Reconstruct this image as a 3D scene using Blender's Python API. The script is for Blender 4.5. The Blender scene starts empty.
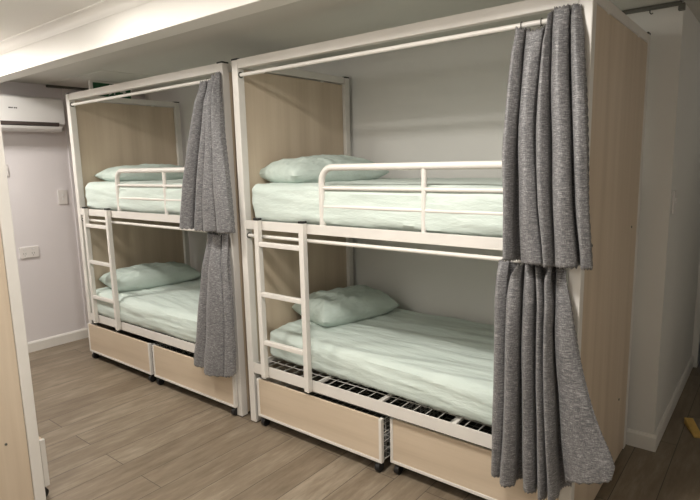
import bpy, bmesh, math, random
from mathutils import Vector, Matrix, noise
random.seed(7)
C = bpy.context.scene.collection
PI = math.pi

# ------------------------------------------------------------------ materials
def newmat(name):
    m = bpy.data.materials.new(name); m.use_nodes = True
    nt = m.node_tree; b = nt.nodes['Principled BSDF']
    return m, nt, b

def N(nt, kind, **kw):
    n = nt.nodes.new(kind)
    for k, v in kw.items(): setattr(n, k, v)
    return n

def ramp(nt, stops):
    r = N(nt, 'ShaderNodeValToRGB'); e = r.color_ramp.elements
    while len(e) > 1: e.remove(e[-1])
    e[0].position, e[0].color = stops[0][0], (*stops[0][1], 1)
    for p, c in stops[1:]:
        k = e.new(p); k.color = (*c, 1)
    return r

def coords(nt, scale=(1, 1, 1), kind='Object', rot=(0, 0, 0), loc=(0, 0, 0)):
    t = N(nt, 'ShaderNodeTexCoord'); mp = N(nt, 'ShaderNodeMapping')
    mp.inputs['Scale'].default_value = scale; mp.inputs['Rotation'].default_value = rot
    mp.inputs['Location'].default_value = loc
    nt.links.new(t.outputs[kind], mp.inputs['Vector'])
    return mp.outputs['Vector']

def noise_tex(nt, vec, scale, detail=4, rough=.5):
    n = N(nt, 'ShaderNodeTexNoise'); n.inputs['Scale'].default_value = scale
    n.inputs['Detail'].default_value = detail; n.inputs['Roughness'].default_value = rough
    nt.links.new(vec, n.inputs['Vector']); return n.outputs['Fac']

def bump(nt, b, h, strength=.2, dist=.01):
    n = N(nt, 'ShaderNodeBump'); n.inputs['Strength'].default_value = strength
    n.inputs['Distance'].default_value = dist
    nt.links.new(h, n.inputs['Height']); nt.links.new(n.outputs['Normal'], b.inputs['Normal'])

def plain(name, col, rough=.5, metal=0, spec=.5, var=.0, vscale=8, bmp=0, bscale=60):
    m, nt, b = newmat(name)
    b.inputs['Roughness'].default_value = rough; b.inputs['Metallic'].default_value = metal
    b.inputs['Specular IOR Level'].default_value = spec
    v = coords(nt)
    f = noise_tex(nt, v, vscale, 3)
    r = ramp(nt, [(.3, tuple(c*(1-var) for c in col)), (.7, tuple(min(1, c*(1+var)) for c in col))])
    nt.links.new(f, r.inputs['Fac']); nt.links.new(r.outputs['Color'], b.inputs['Base Color'])
    if bmp:
        bump(nt, b, noise_tex(nt, v, bscale, 3), bmp, .004)
    return m

M = {}
M['white_metal'] = plain('white_metal', (.75, .72, .675), .38, var=.03, vscale=5)
M['wall'] = plain('wall_paint', (.76, .75, .72), .6, var=.02, vscale=1.5, bmp=.05, bscale=120)
M['wall_left'] = plain('wall_paint_cool', (.76, .725, .74), .6, var=.02, vscale=1.5, bmp=.05, bscale=120)
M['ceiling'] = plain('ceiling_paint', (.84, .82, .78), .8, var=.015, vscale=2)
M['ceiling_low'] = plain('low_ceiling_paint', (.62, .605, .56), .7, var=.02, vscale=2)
M['trim'] = plain('trim_paint', (.80, .78, .74), .45, var=.015, vscale=3)
M['black'] = plain('black_plastic', (.012, .012, .012), .45, var=.1)
M['dark_metal'] = plain('dark_metal', (.12, .12, .105), .5, metal=.3, var=.1)
M['ac_white'] = plain('air_conditioner_plastic', (.76, .75, .74), .3, var=.01)
M['ac_dark'] = plain('air_conditioner_vent', (.06, .045, .04), .5, var=.2)
M['plastic'] = plain('switch_plastic', (.74, .71, .69), .35, var=.01)
M['wire'] = plain('white_wire', (.62, .60, .56), .4, var=.03)
M['hook'] = plain('hook_metal', (.10, .095, .085), .4, metal=.6, var=.1)
M['wedge'] = plain('wedge_wood', (.62, .40, .11), .6, var=.15, vscale=20)
M['sign_green'] = plain('sign_green', (.006, .085, .03), .4, var=.05)
M['sign_white'] = plain('sign_white', (.62, .68, .62), .4, var=.02)
M['door'] = plain('door_paint', (.34, .37, .33), .5, var=.03, vscale=2)

def wood(name, axis='z'):
    m, nt, b = newmat(name)
    b.inputs['Roughness'].default_value = .5
    sc = {'z': (9, 9, .55), 'x': (.55, 9, 9)}[axis]
    v = coords(nt, sc)
    n1 = noise_tex(nt, v, 1.1, 3, .5)
    sc2 = {'z': (90, 90, 2.5), 'x': (2.5, 90, 90)}[axis]
    v2 = coords(nt, sc2); n2 = noise_tex(nt, v2, 1.2, 4, .6)
    r = ramp(nt, [(.3, (.56, .452, .335)), (.5, (.62, .508, .385)), (.7, (.67, .558, .432))])
    mx = N(nt, 'ShaderNodeMath', operation='MULTIPLY_ADD'); mx.inputs[1].default_value = .25; mx.inputs[2].default_value = -.125
    nt.links.new(n2, mx.inputs[0])
    ad = N(nt, 'ShaderNodeMath', operation='ADD')
    nt.links.new(n1, ad.inputs[0]); nt.links.new(mx.outputs[0], ad.inputs[1])
    nt.links.new(ad.outputs[0], r.inputs['Fac']); nt.links.new(r.outputs['Color'], b.inputs['Base Color'])
    return m
M['wood_up'] = wood('birch_laminate_upright', 'z')
M['wood_along'] = wood('birch_laminate_lengthwise', 'x')

def floor_mat():
    m, nt, b = newmat('vinyl_planks')
    # planks run along world Y
    t = N(nt, 'ShaderNodeTexCoord'); mp = N(nt, 'ShaderNodeMapping')
    mp.inputs['Rotation'].default_value = (0, 0, PI/2)
    nt.links.new(t.outputs['Object'], mp.inputs['Vector'])
    br = N(nt, 'ShaderNodeTexBrick'); br.offset = .37; br.offset_frequency = 2
    br.inputs['Scale'].default_value = 1
    br.inputs['Brick Width'].default_value = 1.22; br.inputs['Row Height'].default_value = .184
    br.inputs['Mortar Size'].default_value = .0021; br.inputs['Mortar Smooth'].default_value = .3
    br.inputs['Color1'].default_value = (0, 0, 0, 1); br.inputs['Color2'].default_value = (1, 1, 1, 1)
    br.inputs['Mortar'].default_value = (.5, .5, .5, 1); br.inputs['Bias'].default_value = 0
    nt.links.new(mp.outputs['Vector'], br.inputs['Vector'])
    # grain, shifted per plank
    cx = N(nt, 'ShaderNodeCombineXYZ')
    sp = N(nt, 'ShaderNodeMath', operation='MULTIPLY'); sp.inputs[1].default_value = 17.0
    nt.links.new(br.outputs['Color'], sp.inputs[0]); nt.links.new(sp.outputs[0], cx.inputs['Z'])
    va = N(nt, 'ShaderNodeVectorMath', operation='ADD')
    nt.links.new(t.outputs['Object'], va.inputs[0]); nt.links.new(cx.outputs[0], va.inputs[1])
    g = N(nt, 'ShaderNodeMapping'); g.inputs['Scale'].default_value = (14, 2.6, 1)
    nt.links.new(va.outputs[0], g.inputs['Vector'])
    n1 = noise_tex(nt, g.outputs['Vector'], 1.3, 6, .62)
    g2 = N(nt, 'ShaderNodeMapping'); g2.inputs['Scale'].default_value = (85, 9, 1)
    nt.links.new(va.outputs[0], g2.inputs['Vector'])
    n2 = noise_tex(nt, g2.outputs['Vector'], 1.0, 5, .7)
    a = N(nt, 'ShaderNodeMath', operation='MULTIPLY_ADD'); a.inputs[1].default_value = .35
    nt.links.new(n2, a.inputs[0]); nt.links.new(n1, a.inputs[2])
    a2 = N(nt, 'ShaderNodeMath', operation='MULTIPLY_ADD'); a2.inputs[1].default_value = .17
    nt.links.new(br.outputs['Color'], a2.inputs[0]); nt.links.new(a.outputs[0], a2.inputs[2])
    r = ramp(nt, [(.38, (.112, .083, .054)), (.60, (.176, .134, .092)), (.80, (.225, .178, .126)), (1.0, (.31, .255, .19))])
    nt.links.new(a2.outputs[0], r.inputs['Fac'])
    mix = N(nt, 'ShaderNodeMix', data_type='RGBA')
    nt.links.new(br.outputs['Fac'], mix.inputs['Factor'])
    nt.links.new(r.outputs['Color'], mix.inputs['A']); mix.inputs['B'].default_value = (.055, .042, .032, 1)
    nt.links.new(mix.outputs['Result'], b.inputs['Base Color'])
    b.inputs['Roughness'].default_value = .42
    bump(nt, b, n2, .08, .003)
    return m
M['floor'] = floor_mat()

def sheet_mat():
    m, nt, b = newmat('mint_cotton')
    b.inputs['Roughness'].default_value = .85
    b.inputs['Sheen Weight'].default_value = .15
    v = coords(nt, (1, 1, 1))
    n1 = noise_tex(nt, v, 5, 3)
    r = ramp(nt, [(.3, (.58, .665, .615)), (.7, (.64, .72, .67))])
    nt.links.new(n1, r.inputs['Fac']); nt.links.new(r.outputs['Color'], b.inputs['Base Color'])
    v2 = coords(nt, (3.5, 16, 12)); n2 = noise_tex(nt, v2, 1.5, 5, .6)
    bump(nt, b, n2, .8, .014)
    return m
M['sheet'] = sheet_mat()
def pillow_mat():
    m, nt, b = newmat('mint_pillowcase')
    b.inputs['Roughness'].default_value = .85
    v = coords(nt, (11, 5, 9), rot=(0, 0, .5)); n2 = noise_tex(nt, v, 1.3, 4, .55)
    r = ramp(nt, [(.3, (.535, .62, .57)), (.7, (.595, .68, .63))])
    nt.links.new(n2, r.inputs['Fac']); nt.links.new(r.outputs['Color'], b.inputs['Base Color'])
    bump(nt, b, n2, 1.0, .022)
    return m
M['pillow'] = pillow_mat()

def curtain_mat():
    m, nt, b = newmat('heathered_grey_weave')
    b.inputs['Roughness'].default_value = .5
    b.inputs['Sheen Weight'].default_value = .15
    v = coords(nt, (45, 45, 520)); n1 = noise_tex(nt, v, 1.0, 3, .65)
    v2 = coords(nt, (330, 330, 90)); n2 = noise_tex(nt, v2, 1.0, 2, .6)
    a = N(nt, 'ShaderNodeMath', operation='MULTIPLY_ADD'); a.inputs[1].default_value = .45
    nt.links.new(n2, a.inputs[0]); nt.links.new(n1, a.inputs[2])
    r = ramp(nt, [(.48, (.055, .054, .059)), (.68, (.125, .122, .128)), (.80, (.22, .215, .218)), (.93, (.42, .41, .40))])
    nt.links.new(a.outputs[0], r.inputs['Fac']); nt.links.new(r.outputs['Color'], b.inputs['Base Color'])
    bump(nt, b, n1, .25, .002)
    return m
M['curtain'] = curtain_mat()

# ------------------------------------------------------------------ mesh helpers
def link(name, bm, mat, parent=None, smooth=False, solid=0):
    me = bpy.data.meshes.new(name)
    bmesh.ops.recalc_face_normals(bm, faces=bm.faces[:])
    if smooth:
        for f in bm.faces: f.smooth = True
        for e in bm.edges:
            if len(e.link_faces) == 2 and e.calc_face_angle(0) > math.radians(40): e.smooth = False
    bm.to_mesh(me); bm.free()
    o = bpy.data.objects.new(name, me); C.objects.link(o)
    me.materials.append(M[mat] if isinstance(mat, str) else mat)
    if parent: o.parent = parent
    if solid:
        s = o.modifiers.new('thickness', 'SOLIDIFY'); s.thickness = solid; s.offset = 0
    return o

def tag(o, label=None, cat=None, group=None, kind=None):
    if label: o['label'] = label
    if cat: o['category'] = cat
    if group: o['group'] = group
    if kind: o['kind'] = kind
    return o

def empty(name, loc=(0, 0, 0), rz=0):
    o = bpy.data.objects.new(name, None); C.objects.link(o)
    o.location = loc; o.rotation_euler = (0, 0, rz); o.empty_display_size = .05
    return o

def box(bm, a, b, bev=.0):
    a, b = [min(p, q) for p, q in zip(a, b)], [max(p, q) for p, q in zip(a, b)]
    c = [(p+q)/2 for p, q in zip(a, b)]; s = [q-p for p, q in zip(a, b)]
    r = bmesh.ops.create_cube(bm, size=1, matrix=Matrix.Translation(c) @ Matrix.Diagonal((*s, 1)))
    if bev:
        es = set()
        for v in r['verts']: es.update(v.link_edges)
        bmesh.ops.bevel(bm, geom=list(es), offset=bev, segments=2, profile=.5, affect='EDGES')
    return bm

def mbox(*args, bev=.002):
    bm = bmesh.new()
    for a, b in args: box(bm, a, b, bev)
    return bm

def tube(bm, pts, r, seg=12, caps=True):
    pts = [Vector(p) for p in pts]; rings = []
    up = None
    for i, p in enumerate(pts):
        t = (pts[min(i+1, len(pts)-1)] - pts[max(i-1, 0)]).normalized()
        if up is None:
            up = t.orthogonal().normalized()
        up = (up - t*up.dot(t)).normalized(); s = t.cross(up)
        rr = r[i] if isinstance(r, (list, tuple)) else r
        rings.append([bm.verts.new(p + up*rr*math.cos(2*PI*k/seg) + s*rr*math.sin(2*PI*k/seg)) for k in range(seg)])
    for A, B in zip(rings, rings[1:]):
        for k in range(seg): bm.faces.new((A[k], A[(k+1) % seg], B[(k+1) % seg], B[k]))
    if caps:
        bm.faces.new(rings[0][::-1]); bm.faces.new(rings[-1])
    return bm

def prism(bm, prof, axis, a, b):
    """extrude a closed 2-D profile along an axis from a to b"""
    def P(u, v, w):
        return {'x': (w, u, v), 'y': (u, w, v), 'z': (u, v, w)}[axis]
    A = [bm.verts.new(P(u, v, a)) for u, v in prof]; B = [bm.verts.new(P(u, v, b)) for u, v in prof]
    n = len(prof)
    for i in range(n): bm.faces.new((A[i], A[(i+1) % n], B[(i+1) % n], B[i]))
    bm.faces.new(A[::-1]); bm.faces.new(B)
    return bm

# ------------------------------------------------------------------ room
H1, H2 = 2.365, 2.505       # lower and main ceiling heights
XL, XR, YN, YB = -2.65, 3.35, -3.3, 1.08
XC, YE = 2.11, 2.62
def struct(name, bm, mat, smooth=False):
    return tag(link(name, bm, mat, smooth=smooth), kind='structure')
struct('floor', mbox(((XL-.1, YN-.1, -.05), (XR+.1, YE+1.3, 0)), bev=0), 'floor')
struct('wall_left', mbox(((XL-.1, YN-.1, 0), (XL, YB+.12, 2.6)), bev=0), 'wall_left')
struct('wall_back', mbox(((XL, YB, 0), (XC, YB+.12, 2.6)), bev=0), 'wall')
struct('wall_corridor', mbox(((XC-.12, YB+.12, 0), (XC, YE, 2.6)), bev=0), 'wall')
struct('wall_right', mbox(((XR, YN-.1, 0), (XR+.1, YE+1.3, 2.6)), bev=0), 'wall')
struct('wall_near', mbox(((XL, YN-.1, 0), (XR, YN, 2.6)), bev=0), 'wall')
struct('wall_end', mbox(((XC-.12, YE, 2.12), (XR, YE+.1, 2.6)), ((2.98, YE, 0), (XR, YE+.1, 2.12)),
                        ((XC-.12, YE, 0), (XC+.04, YE+.1, 2.12)), bev=0), 'wall')
struct('ceiling', mbox(((XL, YN, H2), (XR, -.49, H2+.1)), bev=0), 'ceiling')
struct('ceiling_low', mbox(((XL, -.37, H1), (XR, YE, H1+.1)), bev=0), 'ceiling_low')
struct('trim_1', mbox(((XL, -.49, 2.30), (XR, -.37, 2.60)), bev=.003), 'trim')              # boxed beam
cov = [(-.49, 2.445), (-.494, 2.444), (-.4965, 2.452)]
for k in range(7):
    a = k/6*PI/2
    cov.append((-.497-.043*(1-math.cos(a)), 2.455+.043*math.sin(a)))
cov += [(-.547, 2.5), (-.548, 2.505), (-.49, 2.505)]
struct('trim_2', prism(bmesh.new(), cov, 'x', XL, XR), 'trim', smooth=True)                  # cornice
def skirt(p): return [(0, 0), (p, 0), (p, .078), (p*.55, .092), (0, .094)]
def baseb(name, prof, axis, a, b, mat='trim'): struct(name, prism(bmesh.new(), prof, axis, a, b), mat)
baseb('baseboard_left', [(XL+u, v) for u, v in skirt(.015)], 'y', YN, YB)
baseb('baseboard_back', [(YB-u, v) for u, v in skirt(.015)], 'x', XL+.015, XC+.015)
baseb('baseboard_corridor', [(XC+u, v) for u, v in skirt(.015)], 'y', YB, YE)
struct('trim_3', mbox(((XL, .245, .094), (XL+.012, .30, H1)), bev=.002), 'wall_left')         # cover strip on the left wall
# ceiling access panel with its thin joint lines
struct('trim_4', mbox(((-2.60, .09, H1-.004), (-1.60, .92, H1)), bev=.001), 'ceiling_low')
# far doorway
d = struct('door_1', mbox(((2.16, YE+.03, .045), (2.97, YE+.07, 2.09)), bev=.003), 'door')
link('door_handle', tube(bmesh.new(), [(2.9, YE+.03, 1), (2.9, YE-.02, 1), (2.80, YE-.02, 1)], .009), 'dark_metal', d, smooth=True)
struct('trim_5', mbox(((XC+.015, YE-.015, 2.10), (3.03, YE, 2.16)), ((2.96, YE-.015, 0), (3.03, YE, 2.10)), bev=.002), 'trim')

# ------------------------------------------------------------------ bunk beds
L, D, H, S = 1.98, 1.038, 2.224, .05
def make_bunk(label):
    root = empty('bunk_bed'); tag(root, label, 'bunk bed', 'white steel bunk beds with birch end panels')
    for x in (0, L-S):
        for y in (0, D-S):
            p = link('post', mbox(((x, y, .004), (x+S, y+S, H-.003)), bev=.004), 'white_metal', root)
            link('cap', mbox(((x, y, H-.006), (x+S, y+S, H+.004)), bev=.001), 'black', p)
            link('foot_cap', mbox(((x+.002, y+.002, 0), (x+S-.002, y+S-.002, .005)), bev=.001), 'black', p)
    link('top_rail', mbox(((S, .002, H-.053), (L-S, .042, H-.002)), bev=.003), 'white_metal', root)
    for y in (0.002, D-.042):
        ya, yb = (y-.001, y+.004) if y < .5 else (y+.036, y+.041)
        link('middle_rail', mbox(((S, ya, 1.244), (L-S, yb, 1.297)), ((S, y, 1.262), (L-S, y+.034, 1.267)), bev=.0015), 'white_metal', root)
        link('lower_rail', mbox(((S, ya, .338), (L-S, yb, .405)), ((S, y, .372), (L-S, y+.034, .377)), bev=.0015), 'white_metal', root)
    for x in (0.0, L-S):
        link('side_rail', mbox(((x+.004, S, H-.045), (x+S-.004, D-S, H-.002)), bev=.003), 'white_metal', root)
        link('side_rail', mbox(((x+.026 if x == 0 else x+.004, S, 1.25), (x+.046 if x == 0 else x+.024, D-S, 1.285)), bev=.002), 'white_metal', root)
        link('side_rail', mbox(((x+.026 if x == 0 else x+.004, S, .35), (x+.046 if x == 0 else x+.024, D-S, .39)), bev=.002), 'white_metal', root)
        x0, x1 = (x+.006, x+.024) if x == 0 else (x+.030, x+.048)
        ya, yb = (S+.002, D-S-.002)
        p = link('end_panel', mbox(((x0, ya, .018), (x1, yb, H-.052)), bev=.001), 'wood_up', root)
        xo = x0 if x == 0 else x1; sgn = -1 if x == 0 else 1
        for (yy, zz) in ((.86, 1.27), (.80, .37), (.14, 1.27), (.14, .37)):
            link('screw', tube(bmesh.new(), [(xo-.001*sgn, yy, zz), (xo+.003*sgn, yy, zz)], .006, 10), 'dark_metal', p)
        for yy in (.2, .75):
            link('bracket', mbox(((x0-.003, yy, H-.056), (x1+.003, yy+.03, H-.04)), bev=.001), 'white_metal', p)
    for z in (2.136, 1.203):
        r = link('curtain_rod', tube(bmesh.new(), [(S-.004, .022, z), (L-S+.004, .022, z)], .0105, 14), 'white_metal', root, smooth=True)
        for xx in (S+.001, L-S-.001):
            link('flange', tube(bmesh.new(), [(xx-.002, .022, z), (xx+.002, .022, z)], .018, 14), 'dark_metal', r)
    for z in (1.275, .386):       # welded wire bases with cross slats
        bm = bmesh.new()
        n = 11
        for i in range(n):
            y = .012+(D-.024)*i/(n-1)
            tube(bm, [(S, y, z), (L-S, y, z)], .002, 5, False)
        k = 0; x = S+.03
        while x < L-S:
            tube(bm, [(x, .006, z+.004), (x, D-.006, z+.004)], .002, 5, False); x += .07
        w = link('wire_base', bm, 'wire', root)
        for i in range(4):
            xx = .56+.43*i-.43*(i == 9)
            link('slat', mbox(((xx-.012, .006, z-.014), (xx+.012, D-.006, z-.001)), bev=.001), 'white_metal', w)
    lad = empty('ladder'); lad.parent = root
    for x in (.178, .535):
        link('stile', mbox(((x-.017, -.036, .345), (x+.017, -.002, 1.305)), bev=.003), 'white_metal', lad)
        link('cap', mbox(((x-.0175, -.0365, 1.303), (x+.0175, -.0015, 1.316)), bev=.001), 'black', lad)
        link('end_cap', mbox(((x-.016, -.035, .341), (x+.016, -.004, .345)), bev=.001), 'white_metal', lad)
    for z in (1.165, .865, .568):
        link('rung', mbox(((.194, -.034, z-.014), (.516, -.008, z+.014)), bev=.004), 'white_metal', lad)
    g = empty('guard_rail'); g.parent = root
    pts = []; xa, xb, zt, rr = .650, 1.90, 1.60, .075
    pts.append((xa, .02, 1.293))
    for k in range(9):
        a = PI/2*k/8; pts.append((xa+rr-rr*math.cos(a), .02, zt-rr+rr*math.sin(a)))
    for k in range(9):
        a = PI/2*k/8; pts.append((xb-rr+rr*math.sin(a), .02, zt-rr+rr*math.cos(a)))
    pts.append((xb, .02, 1.293))
    link('hoop', tube(bmesh.new(), pts, .0175, 14), 'white_metal', g, smooth=True)
    link('upright', tube(bmesh.new(), [(1.272, .02, 1.293), (1.272, .02, 1.59)], .013, 12), 'white_metal', g, smooth=True)
    for z in (1.493, 1.396):
        link('crossbar', tube(bmesh.new(), [(xa+.01, .02, z), (xb-.01, .02, z)], .0105, 10), 'white_metal', g, smooth=True)
    return root

def copy_tree(o, parent=None):
    c = o.copy(); C.objects.link(c); c.parent = parent
    for ch in list(o.children): copy_tree(ch, c)
    return c

FX = -.083-L
near = make_bunk('white bunk bed with black capped posts nearest the camera, its end panel facing the corridor')
far = copy_tree(near); far.location = (FX, 0, 0)
far['label'] = 'white bunk bed beside the air conditioner wall, the further of the two made-up bunks'
third = copy_tree(near); third.location = (-.163, -1.18, 0); third.rotation_euler = (0, 0, PI)
third['label'] = 'birch and white bunk end at the left edge of the view, across the aisle'

# ------------------------------------------------------------------ drawers on castors
def make_drawer():
    root = empty('underbed_drawer'); w, h0, h1, dp = .945, .066, .312, .86
    link('front_panel', mbox(((.016, .003, h0+.016), (w-.016, .018, h1-.002)), bev=.001), 'wood_along', root)
    link('front_frame', mbox(((0, 0, h0), (w, .024, h0+.017)), ((0, 0, h0+.017), (.018, .024, h1)),
                             ((w-.018, 0, h0+.017), (w, .024, h1)), bev=.002), 'white_metal', root)
    bm = bmesh.new()
    for z in [h0+.012+.05*i for i in range(6)]:
        zz = min(z, h1-.01)
        tube(bm, [(.004, .024, zz), (.004, dp, zz), (w-.004, dp, zz), (w-.004, .024, zz)], .0022, 5)
    y = .05
    while y < dp:
        tube(bm, [(.006, y, h1-.01), (.006, y, h0+.01), (w-.006, y, h0+.01), (w-.006, y, h1-.01)], .0018, 5); y += .05
    x = .05
    while x < w:
        tube(bm, [(x, .03, h0+.012), (x, dp, h0+.012), (x, dp, h1-.01)], .0018, 5); x += .05
    link('wire_basket', bm, 'wire', root)
    link('bottom_tray', mbox(((.01, .026, h0+.003), (w-.01, dp-.005, h0+.009)), bev=.001), 'dark_metal', root)
    for x in (.035, w-.035):
        for y in (.027, dp-.05):
            cst = link('castor', mbox(((x-.012, y-.014, .038), (x+.012, y+.018, h0+.001)), bev=.003), 'black', root)
            link('wheel', tube(bmesh.new(), [(x-.013, y, .026), (x+.013, y, .026)], .026, 20), 'black', cst, smooth=True)
    return root
dr = make_drawer()
G = 'birch fronted drawers on castors under the bunks'
spots = [((.090, -.014, 0), 0, 'birch fronted drawer below the ladder of the nearer bunk, set slightly forward'),
         ((1.062, .026, 0), 0, 'birch fronted drawer behind the longest grey curtain, shaded by the bed rail'),
         ((FX+.036, -.030, 0), 0, 'birch fronted drawer nearest the air conditioner wall, below the further ladder'),
         ((FX+1.022, -.030, 0), 0, 'birch fronted drawer partly behind the lower grey curtain of the further bunk'),
         ((-.163-.03, -1.145, 0), PI, 'drawer under the bunk at the left edge, only its white front edge sticking out')]
for i, (loc, rz, lab) in enumerate(spots):
    o = dr if i == 0 else copy_tree(dr)
    o.location = loc; o.rotation_euler = (0, 0, rz); tag(o, lab, 'drawer', G)
    o.scale.x = (1, .945, 1, .985, 1)[i]

# ------------------------------------------------------------------ mattresses
def soft_block(x0, x1, y0, y1, z0, z1, r, nx, ny, nz, disp, yshift=None):
    bm = bmesh.new(); vs = {}
    def V(i, j, k):
        key = (i, j, k)
        if key not in vs:
            p = Vector((x0+(x1-x0)*i/nx, y0+(y1-y0)*j/ny, z0+(z1-z0)*k/nz))
            q = Vector((min(max(p.x, x0+r), x1-r), min(max(p.y, y0+r), y1-r), min(max(p.z, z0+r), z1-r)))
            dlt = p-q
            nrm = dlt.normalized() if dlt.length > 1e-9 else Vector((0, 0, 1))
            if dlt.length > 1e-9: p = q+nrm*r
            p = p + nrm*disp(p, nrm)
            if yshift: p = yshift(p)
            vs[key] = bm.verts.new(p)
        return vs[key]
    def quad(a, b, c, d): bm.faces.new((V(*a), V(*b), V(*c), V(*d)))
    for i in range(nx):
        for j in range(ny):
            for k in (0, nz): quad((i, j, k), (i+1, j, k), (i+1, j+1, k), (i, j+1, k))
    for i in range(nx):
        for k in range(nz):
            for j in (0, ny): quad((i, j, k), (i+1, j, k), (i+1, j, k+1), (i, j, k+1))
    for j in range(ny):
        for k in range(nz):
            for i in (0, nx): quad((i, j, k), (i, j+1, k), (i, j+1, k+1), (i, j, k+1))
    return bm

def ridge(v, s=1.0):
    return 1-abs(noise.noise(v))*2.2

def mattress(name, base, z0, z1, y0l, y0r, seed, label, upper):
    x0, x1 = (.095 if seed == 3 else .062), L-.055
    yb = D-.03
    def disp(p, n):
        q = Vector((p.x+seed*3.1, p.y, p.z))
        d = 0
        if abs(n.z) > .5 and n.z > 0:      # top: long shallow pulls running along the bed, fanning from the head
            yy = p.y + .10*math.sin(p.x*1.7+seed)
            a = ridge(Vector((q.x*.9, yy*8, seed)))
            b2 = ridge(Vector((q.x*2.2, yy*18, seed+5)))
            d += .0080*a + .0045*b2
        else:
            a = ridge(Vector((q.x*1.1, p.z*16+p.x*.8, seed+2)))
            b2 = ridge(Vector((q.x*3.0, p.z*28, seed+9)))
            k = (p.z-z0)/(z1-z0)
            d += .007*a + .003*b2 + .010*math.sin(PI*min(1, max(0, k)))
            if upper: d += .008*math.exp(-((k-.22)/.14)**2)
        # gathered elastic hem low down
        k = (p.z-z0)/(z1-z0)
        if k < .12: d -= .006*(1+.7*math.sin(p.x*70+seed))*(1-k/.12)
        return d
    def ysh(p):
        # front edge runs slightly skewed to the rail
        t = (p.x-x0)/(x1-x0); y0 = y0l+(y0r-y0l)*t
        f = (yb-p.y)/(yb-.03)
        p = Vector((p.x, yb-(yb-y0)*f, p.z))
        if upper and t < .12:   # sheet tucked in at the head end
            k = min(1, max(0, (p.z-z0)/(z1-z0)))
            p.x += (.012+.035*(1-k)**1.5)*(1-t/.12)
        if not upper:   # crown and sag, lower bed
            p.z += (-.012*math.sin(PI*t)*f + .0) * max(0, (p.z-z0)/(z1-z0))
        return p
    bm = soft_block(x0, x1, .03, yb, z0, z1, .045, 150, 84, 16, disp, ysh)
    o = link('mattress', bm, 'sheet', None, smooth=True)
    o.location = base
    tag(o, label, 'mattress', 'mattresses in mint fitted sheets')
    return o
mattress('m', (0, 0, 0), 1.285, 1.503, .03, .03, 1, 'mint sheeted mattress on the upper bed of the nearer bunk, behind its guard rail', True)
mattress('m', (0, 0, 0), .395, .588, .135, .060, 2, 'mint sheeted mattress, lower bed of nearer bunk, wire base showing in front', False)
mattress('m', (FX, 0, 0), 1.285, 1.503, .03, .03, 3, 'mint sheeted mattress on the upper bed of the further bunk, behind its guard rail', True)
mattress('m', (FX, 0, 0), .395, .600, .012, .012, 4, 'mint sheeted mattress on the lower bed of the further bunk, filling it to the rail', False)

# ------------------------------------------------------------------ pillows
def pillow(loc, lx, ly, th, rz, tilt, seed, label):
    bm = bmesh.new(); n, m = 44, 60; top, bot = {}, {}
    for i in range(n+1):
        for j in range(m+1):
            u, v = -1+2*i/n, -1+2*j/m
            # slightly drawn-in sides, pointed corners
            px = u*lx/2*(1-.07*(1-v*v)*0-.05*(1-abs(v)**3)*abs(u)**6)
            py = v*ly/2*(1-.06*(1-abs(u)**3)*abs(v)**6)
            t = (max(0, 1-abs(u)**3.0)**.5)*(max(0, 1-abs(v)**3.6)**.5)
            w = ridge(Vector((u*1.5+seed, v*2.4, seed)))*.016 + ridge(Vector((u*4+v*2, v*3.5-u, seed+3)))*.010
            hgt = th*t*(.62) + w*t
            slump = .03*th*math.sin(v*3+seed)
            top[i, j] = bm.verts.new((px, py, th*.38+hgt+slump*t))
            if i in (0, n) or j in (0, m): bot[i, j] = top[i, j]
            else: bot[i, j] = bm.verts.new((px, py, th*.38-th*.38*min(1, t*1.6)))
    for i in range(n):
        for j in range(m):
            for g in (top, bot):
                bm.faces.new((g[i, j], g[i+1, j], g[i+1, j+1], g[i, j+1]))
    o = link('pillow', bm, 'pillow', None, smooth=True)
    o.location = loc; o.rotation_euler = (tilt[0], tilt[1], rz)
    tag(o, label, 'pillow', 'mint pillows at the heads of the beds')
    return o
pillow((.27, .47, 1.510), .44, .74, .138, -.20, (0, .03), 1.3, 'mint pillow on the upper bed of the nearer bunk')
pillow((.285, .64, .598), .40, .63, .155, -.26, (0, .04), 4.1, 'mint pillow on the lower bed of the nearer bunk, behind the ladder')
pillow((FX+.28, .51, 1.510), .44, .76, .115, -.12, (0, .03), 7.7, 'mint pillow on the upper bed of the further bunk')
pillow((FX+.29, .45, .608), .42, .78, .145, -.20, (0, .04), 9.2, 'mint pillow on the lower bed of the further bunk, behind its ladder')

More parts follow.
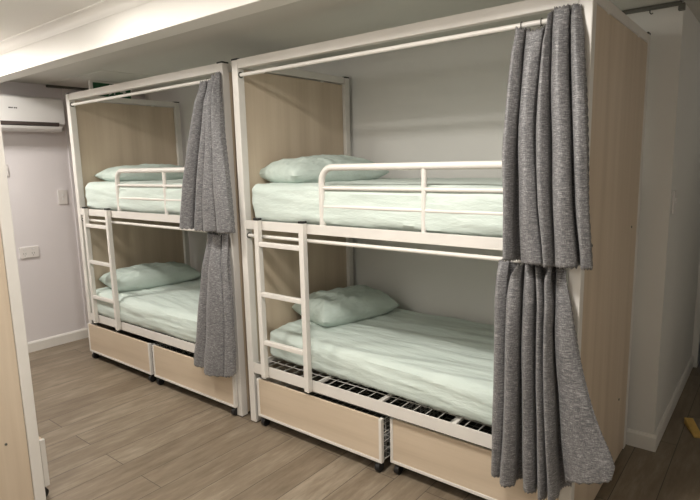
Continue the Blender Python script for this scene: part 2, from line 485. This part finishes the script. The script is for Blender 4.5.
# ------------------------------------------------------------------ curtains
def cr(p0, p1, p2, p3, t):
    return .5*((2*p1)+(-p0+p2)*t+(2*p0-5*p1+4*p2-p3)*t*t+(-p0+3*p1-3*p2+p3)*t**3)
def curtain(levels, nz, seed, label, rings, bottoms=None, tops=None):
    """levels: (z, y centre, amplitude, [(xl, xr) per fold]) from top to bottom"""
    secs = []
    for (z, yc, amp, folds) in levels:
        pts = [(folds[0][0]+.010, yc+.020)]
        for k, (a, b) in enumerate(folds):
            w = b-a
            av = amp*(1+.25*math.sin(k*2.3+seed))
            pts += [(a+w*.13, yc+.006), (a+w*.03, yc-av*.62), (a+w*.45, yc-av*1.2), (b-w*.03, yc-av*.62), (b-w*.13, yc+.006)]
            if k == len(folds)-1:
                pts[-2:] = [(b-w*.08, yc-av*.75), (b-.002, yc-av*.45)]
            if k < len(folds)-1:
                pts.append(((b+folds[k+1][0])/2, yc+.032))
        pts.append((folds[-1][1], yc-amp*.25))
        secs.append((z, pts))
    ns = len(secs)
    rows = []
    zt, zb = secs[0][0], secs[-1][0]
    for r in range(nz+1):
        z = zt+(zb-zt)*r/nz
        k = 0
        while k < ns-2 and z < secs[k+1][0]: k += 1
        za, zc = secs[k][0], secs[k+1][0]; t = (z-za)/(zc-za)
        S4 = [secs[max(0, min(ns-1, k+d))][1] for d in (-1, 0, 1, 2)]
        row = []
        for i in range(len(S4[0])):
            row.append(tuple(cr(S4[0][i][c], S4[1][i][c], S4[2][i][c], S4[3][i][c], t) for c in (0, 1)))
        rows.append((z, row))
    bm = bmesh.new(); grid = []
    npt = len(rows[0][1]); sub = 5
    for ri, (z, row) in enumerate(rows):
        line = []
        for i in range(npt-1):
            for s in range(sub):
                P = [row[max(0, min(npt-1, i+d))] for d in (-1, 0, 1, 2)]
                line.append([cr(P[0][c], P[1][c], P[2][c], P[3][c], s/sub) for c in (0, 1)])
        line.append(list(row[-1]))
        m = len(line); vv = []
        for i, (x, y) in enumerate(line):
            zz = z
            if bottoms:
                u = i/(m-1)*(len(bottoms)-1); q = int(min(u, len(bottoms)-2))
                zz += (bottoms[q]+(bottoms[q+1]-bottoms[q])*(u-q)) * (ri/nz)**2
            if tops:
                u = i/(m-1)*(len(tops)-1); q = int(min(u, len(tops)-2))
                zz += (tops[q]+(tops[q+1]-tops[q])*(u-q)) * (1-ri/nz)**3
            if ri == nz: zz += .0035*(1 if i % 2 else -1)
            if ri == 0: zz += .004*(1 if i % 2 else -1) + .012*noise.noise(Vector((i*.13, seed, 0)))
            if i in (0, m-1): x += .0022*math.sin(ri*2.1)
            f = ri/nz
            x += .006*noise.noise(Vector((i*.10, z*3.0, seed)))
            y += .008*noise.noise(Vector((i*.16+9, z*4.5, seed)))
            vv.append(bm.verts.new((x, y, zz)))
        grid.append(vv)
    for A, B in zip(grid, grid[1:]):
        for i in range(len(A)-1): bm.faces.new((A[i], A[i+1], B[i+1], B[i]))
    o = link('bed_curtain', bm, 'curtain', None, smooth=False, solid=.0016)
    for f in o.data.polygons: f.use_smooth = True
    tag(o, label, 'curtain', 'heathered grey bed curtains gathered at the bunk ends')
    for (x, z) in rings:
        b = bmesh.new()
        tube(b, [(x, .022+.0135*math.cos(a*PI/8), z+.0135*math.sin(a*PI/8)) for a in range(17)], .0016, 6, False)
        tube(b, [(x, .012, z-.012), (x+.001, .000, z-.022), (x, -.012, z-.028)], .0013, 6)
        link('ring', b, 'hook', o)
    return o
def F(l): return [(l[i], l[i+1]) for i in range(0, len(l), 2)]
curtain([(2.150, -.004, .022, F([1.706, 1.738, 1.745, 1.810, 1.825, 1.841, 1.846, 1.902, 1.908, 1.942])),
         (2.05, -.010, .038, F([1.697, 1.736, 1.741, 1.804, 1.816, 1.843, 1.850, 1.908, 1.914, 1.960])),
         (1.729, -.026, .048, F([1.682, 1.728, 1.736, 1.796, 1.810, 1.856, 1.868, 1.934, 1.942, 1.990])),
         (1.45, -.042, .050, F([1.690, 1.736, 1.752, 1.822, 1.834, 1.876, 1.886, 1.958, 1.968, 2.012])),
         (1.215, -.048, .050, F([1.704, 1.742, 1.768, 1.852, 1.858, 1.902, 1.908, 1.986, 1.996, 2.034]))],
        80, 2.2, 'grey gathered curtain on the nearer upper bed, beside the birch end panel',
        [(1.712, 2.136), (1.79, 2.136), (1.86, 2.136), (1.92, 2.136)], bottoms=[.02, .0, -.003, 0, .002, 0],
        tops=[-.035, -.035, -.05, .0, .018, .018, .012])
curtain([(1.200, .000, .016, F([1.650, 1.694, 1.734, 1.756, 1.762, 1.788, 1.803, 1.822, 1.856, 1.872, 1.888, 1.924])),
         (1.150, -.008, .034, F([1.651, 1.693, 1.712, 1.756, 1.766, 1.808, 1.812, 1.838, 1.850, 1.876, 1.892, 1.932])),
         (1.057, -.020, .042, F([1.653, 1.694, 1.702, 1.762, 1.768, 1.816, 1.824, 1.852, 1.860, 1.893, 1.899, 1.958])),
         (.932, -.030, .046, F([1.656, 1.700, 1.708, 1.767, 1.773, 1.820, 1.830, 1.858, 1.866, 1.899, 1.905, 1.985])),
         (.721, -.040, .048, F([1.660, 1.708, 1.713, 1.773, 1.782, 1.834, 1.847, 1.875, 1.880, 1.914, 1.923, 2.028])),
         (.504, -.048, .050, F([1.663, 1.711, 1.717, 1.777, 1.791, 1.848, 1.861, 1.893, 1.898, 1.932, 1.945, 2.086])),
         (.262, -.052, .052, F([1.668, 1.710, 1.713, 1.775, 1.802, 1.860, 1.871, 1.908, 1.914, 1.956, 1.972, 2.150]))],
        100, 5.5, 'grey gathered curtain on the lower bed of the nearer bunk, flaring out past the post',
        [(1.69, 1.203), (1.76, 1.203), (1.82, 1.203), (1.87, 1.203), (1.90, 1.203)], bottoms=[.03, .0, .0, -.01, -.01, .03, .20])
curtain([(2.150, -.002, .026, F([-.262, -.214, -.204, -.166, -.154, -.125, -.117, -.081])),
         (2.02, -.012, .050, F([-.275, -.222, -.214, -.168, -.162, -.115, -.108, -.066])),
         (1.717, -.030, .062, F([-.340, -.270, -.262, -.192, -.184, -.112, -.104, -.025])),
         (1.45, -.044, .064, F([-.405, -.315, -.305, -.222, -.214, -.110, -.100, .010])),
         (1.228, -.050, .064, F([-.452, -.345, -.333, -.250, -.240, -.108, -.096, .028]))],
        80, 8.1, 'grey gathered curtain on the upper bed of the further bunk, pinched narrow at its top',
        [(-.252, 2.136), (-.19, 2.136), (-.13, 2.136)], bottoms=[.02, .0, -.003, 0, .002, 0], tops=[-.02, -.03, -.01, .01, .01])
curtain([(1.200, -.004, .020, F([-.310, -.255, -.245, -.165, -.156, -.098])),
         (1.00, -.022, .046, F([-.335, -.265, -.255, -.138, -.130, -.075])),
         (.776, -.034, .054, F([-.375, -.282, -.272, -.110, -.102, -.050])),
         (.50, -.046, .058, F([-.410, -.305, -.295, -.110, -.102, -.034])),
         (.312, -.060, .058, F([-.440, -.325, -.313, -.118, -.110, -.028]))],
        90, 11.3, 'grey curtain on the lower bed of the further bunk, hanging nearly flat over the drawer',
        [(-.30, 1.203), (-.22, 1.203), (-.13, 1.203)], bottoms=[.02, .0, -.01, -.01, .0, .03])

# ------------------------------------------------------------------ air conditioner
ac = empty('air_conditioner', (XL, -.30, 1.945))
tag(ac, 'white split system air conditioner high on the left wall', 'air conditioner')
ya, yb_ = -.45, .452
prof = [(0, .015), (.09, .0), (.155, .012), (.150, .040), (.172, .062), (.198, .066), (.203, .12), (.203, .24), (.196, .272), (.17, .291), (0, .291)]
link('body', prism(bmesh.new(), prof, 'y', ya, yb_), 'ac_white', ac, smooth=True)
link('vent', prism(bmesh.new(), [(.154, .034), (.203, .052), (.2042, .078), (.170, .074)], 'y', ya+.02, yb_-.05), 'ac_dark', ac)
link('louver', prism(bmesh.new(), [(.148, .014), (.190, .028), (.200, .044), (.204, .044), (.194, .022), (.152, .006)], 'y', ya+.02, yb_-.03), 'ac_white', ac, smooth=True)
bm = bmesh.new()
for k, wd in enumerate((.010, .010, .006, .010, .010)):
    box(bm, (.2025, .012+.0135*k, .180), (.2042, .012+.0135*k+wd, .190))
link('logo', bm, 'black', ac)
bm = bmesh.new()
box(bm, (.2015, .36, .072), (.2035, .372, .080)); box(bm, (.2015, .385, .072), (.2035, .40, .082))
link('indicator', bm, 'sign_white', ac)

# ------------------------------------------------------------------ switches and outlets
s = link('light_switch', mbox(((XL, .112, 1.302), (XL+.010, .196, 1.434)), bev=.003), 'plastic')
tag(s, 'white double light switch on the left wall beside the further bunk', 'light switch')
for z in (1.345, 1.378): link('rocker', mbox(((XL+.009, .146, z), (XL+.014, .162, z+.018)), bev=.001), 'ac_white', s)
s = link('power_outlet', mbox(((XL, -.262, .852), (XL+.012, -.106, .950)), bev=.003), 'plastic')
tag(s, 'white double power outlet lower on the left wall', 'power outlet')
for y in (-.225, -.155):
    link('switch', mbox(((XL+.011, y-.006, .922), (XL+.015, y+.008, .936)), bev=.001), 'ac_white', s)
    link('socket', mbox(((XL+.0115, y-.010, .885), (XL+.0125, y-.007, .900)), ((XL+.0115, y+.008, .885), (XL+.0125, y+.011, .900)),
                        ((XL+.0115, y-.001, .868), (XL+.0125, y+.002, .880)), bev=0), 'dark_metal', s)
s = link('remote_holder', mbox(((XL, -.37, 1.575), (XL+.014, -.275, 1.66)), ((XL, -.37, 1.66), (XL+.006, -.275, 1.68)), bev=.003), 'plastic')
tag(s, 'small white holder on the left wall, half behind the post at the left edge', 'holder')
s = link('light_switch', mbox(((XC, 1.14, 1.315), (XC+.010, 1.22, 1.435)), bev=.003), 'plastic')
tag(s, 'narrow white switch plate on the corridor wall beside the corner', 'light switch')
link('rocker', mbox(((XC+.009, 1.17, 1.375), (XC+.016, 1.19, 1.400)), bev=.001), 'plastic', s)

# ------------------------------------------------------------------ exit sign
es = empty('exit_sign', (-2.12, .43, 2.235)); tag(es, 'green and white emergency exit sign under the ceiling, seen above the further bunk', 'sign')
link('housing', mbox(((-.028, -.19, -.002), (0, .19, .130)), bev=.003), 'trim', es)
p = link('sign_face', mbox(((.0, -.165, .0), (.003, .178, .112)), bev=.001), 'sign_green', es)
def poly(bm, pts, x=.0032, t=.001):
    A = [bm.verts.new((x, a, b)) for a, b in pts]; B = [bm.verts.new((x+t, a, b)) for a, b in pts]
    n = len(pts)
    bm.faces.new(A); bm.faces.new(B[::-1])
    for i in range(n): bm.faces.new((A[i], B[i], B[(i+1) % n], A[(i+1) % n]))
bm = bmesh.new()     # running figure and doorway
poly(bm, [(-.012+.010*math.cos(a*PI/6), .096+.010*math.sin(a*PI/6)) for a in range(12)])
poly(bm, [(-.028, .082), (-.008, .084), (.006, .052), (-.010, .046)])
poly(bm, [(.004, .056), (.030, .044), (.026, .020), (.018, .022), (.020, .038), (-.002, .046)])
poly(bm, [(-.010, .050), (.002, .046), (-.006, .026), (-.030, .012), (-.034, .018), (-.016, .030)])
poly(bm, [(-.010, .082), (.012, .070), (.024, .078), (.028, .072), (.012, .060), (-.006, .070)])
poly(bm, [(-.028, .080), (-.040, .058), (-.034, .056), (-.020, .070)])
link('running_figure', bm, 'sign_white', p)
bm = bmesh.new()
poly(bm, [(.075, .060), (.105, .060), (.105, .075), (.135, .052), (.105, .030), (.105, .045), (.075, .045)])
link('arrow', bm, 'sign_white', p)

# ------------------------------------------------------------------ small hardware under the ceiling
s = link('ceiling_strip', mbox(((1.83, 1.052, H1-.020), (2.104, 1.074, H1-.001)), ((2.09, 1.05, H1-.045), (2.118, 1.079, H1-.012)), bev=.002), 'dark_metal')
tag(s, 'short dull metal track on the ceiling above the corner beside the nearer bunk', 'track')
link('hook', tube(bmesh.new(), [(1.965, 1.063, H1-.02), (1.965, 1.063, H1-.032), (1.972, 1.063, H1-.040), (1.980, 1.063, H1-.036)], .003, 8), 'hook', s)
s = link('ceiling_strip', mbox(((XL+.001, .11, H1-.022), (XL+.030, .52, H1-.001)), bev=.002), 'dark_metal')  # thin dark strip where the left wall meets the ceiling
tag(s, 'dark strip at the top of the left wall behind the further bunk', 'track')

# ------------------------------------------------------------------ door wedge on the corridor floor
bm = bmesh.new()
P = [(-.024, 0, 0), (.024, 0, 0), (.024, -.19, 0), (-.024, -.19, 0), (-.024, 0, .036), (.024, 0, .036), (.024, -.19, .004), (-.024, -.19, .004)]
v = [bm.verts.new(p) for p in P]
for f in ((0, 1, 2, 3), (4, 5, 6, 7), (0, 1, 5, 4), (1, 2, 6, 5), (2, 3, 7, 6), (3, 0, 4, 7)): bm.faces.new([v[i] for i in f])
bmesh.ops.bevel(bm, geom=bm.edges[:], offset=.0015, segments=1, affect='EDGES')
s = link('door_wedge', bm, 'wedge'); s.location = (2.222, 1.555, .0005); s.rotation_euler = (0, 0, .40)
tag(s, 'yellow wooden door wedge lying on the dark corridor floor', 'door wedge')

# ------------------------------------------------------------------ lights
def point(name, loc, e, r, col):
    l = bpy.data.lights.new(name, 'POINT'); l.energy = e; l.shadow_soft_size = r; l.color = col
    o = bpy.data.objects.new(name, l); o.location = loc; C.objects.link(o); return o
warm = (1, .955, .89)
def disc(name, loc, e, size, col):
    l = bpy.data.lights.new(name, 'AREA'); l.energy = e; l.shape = 'DISK'; l.size = size; l.color = col
    o = bpy.data.objects.new(name, l); o.location = loc; C.objects.link(o); return o
for x, k in ((1.45, 1), (-.15, .45), (-1.9, .9)):
    disc('ceiling_light', (x, -1.05, 2.45), 28*k, .30, warm)
    point('ceiling_light', (x, -1.05, 2.40), 5*k, .06, warm)
point('room_fill', (.8, -2.5, 2.25), 26, .15, warm)  # added fill to soften contrast and lift the main ceiling, no fixture
point('corridor_fill', (2.95, 1.9, 2.0), 1.0, .08, (1, .93, .82))  # weak fill added for the dim corridor, not a known fixture
w = bpy.data.worlds.new('World'); bpy.context.scene.world = w; w.use_nodes = True
w.node_tree.nodes['Background'].inputs['Color'].default_value = (.8, .85, 1, 1)
w.node_tree.nodes['Background'].inputs['Strength'].default_value = .05

# ------------------------------------------------------------------ camera
yaw, pit, rol, f = .672, -.1592, -.0232, 546.0655
fw = Vector((-math.sin(yaw)*math.cos(pit), math.cos(yaw)*math.cos(pit), math.sin(pit)))
r0 = Vector((math.cos(yaw), math.sin(yaw), 0)); u0 = r0.cross(fw)
c, s_ = math.cos(rol), math.sin(rol)
R_, U_ = c*r0+s_*u0, -s_*r0+c*u0
cd = bpy.data.cameras.new('camera'); cam = bpy.data.objects.new('camera', cd); C.objects.link(cam)
cd.sensor_width = 36; cd.lens = f/700*36; cd.clip_start = .05
mtx = Matrix((R_, U_, -fw)).transposed().to_4x4(); mtx.translation = Vector((2.5667, -2.1633, 1.624))
cam.matrix_world = mtx
sc = bpy.context.scene; sc.camera = cam
sc.view_settings.view_transform = 'Standard'; sc.view_settings.look = 'None'
sc.view_settings.exposure = .16; sc.view_settings.gamma = 1; sc.view_settings.use_curve_mapping = False
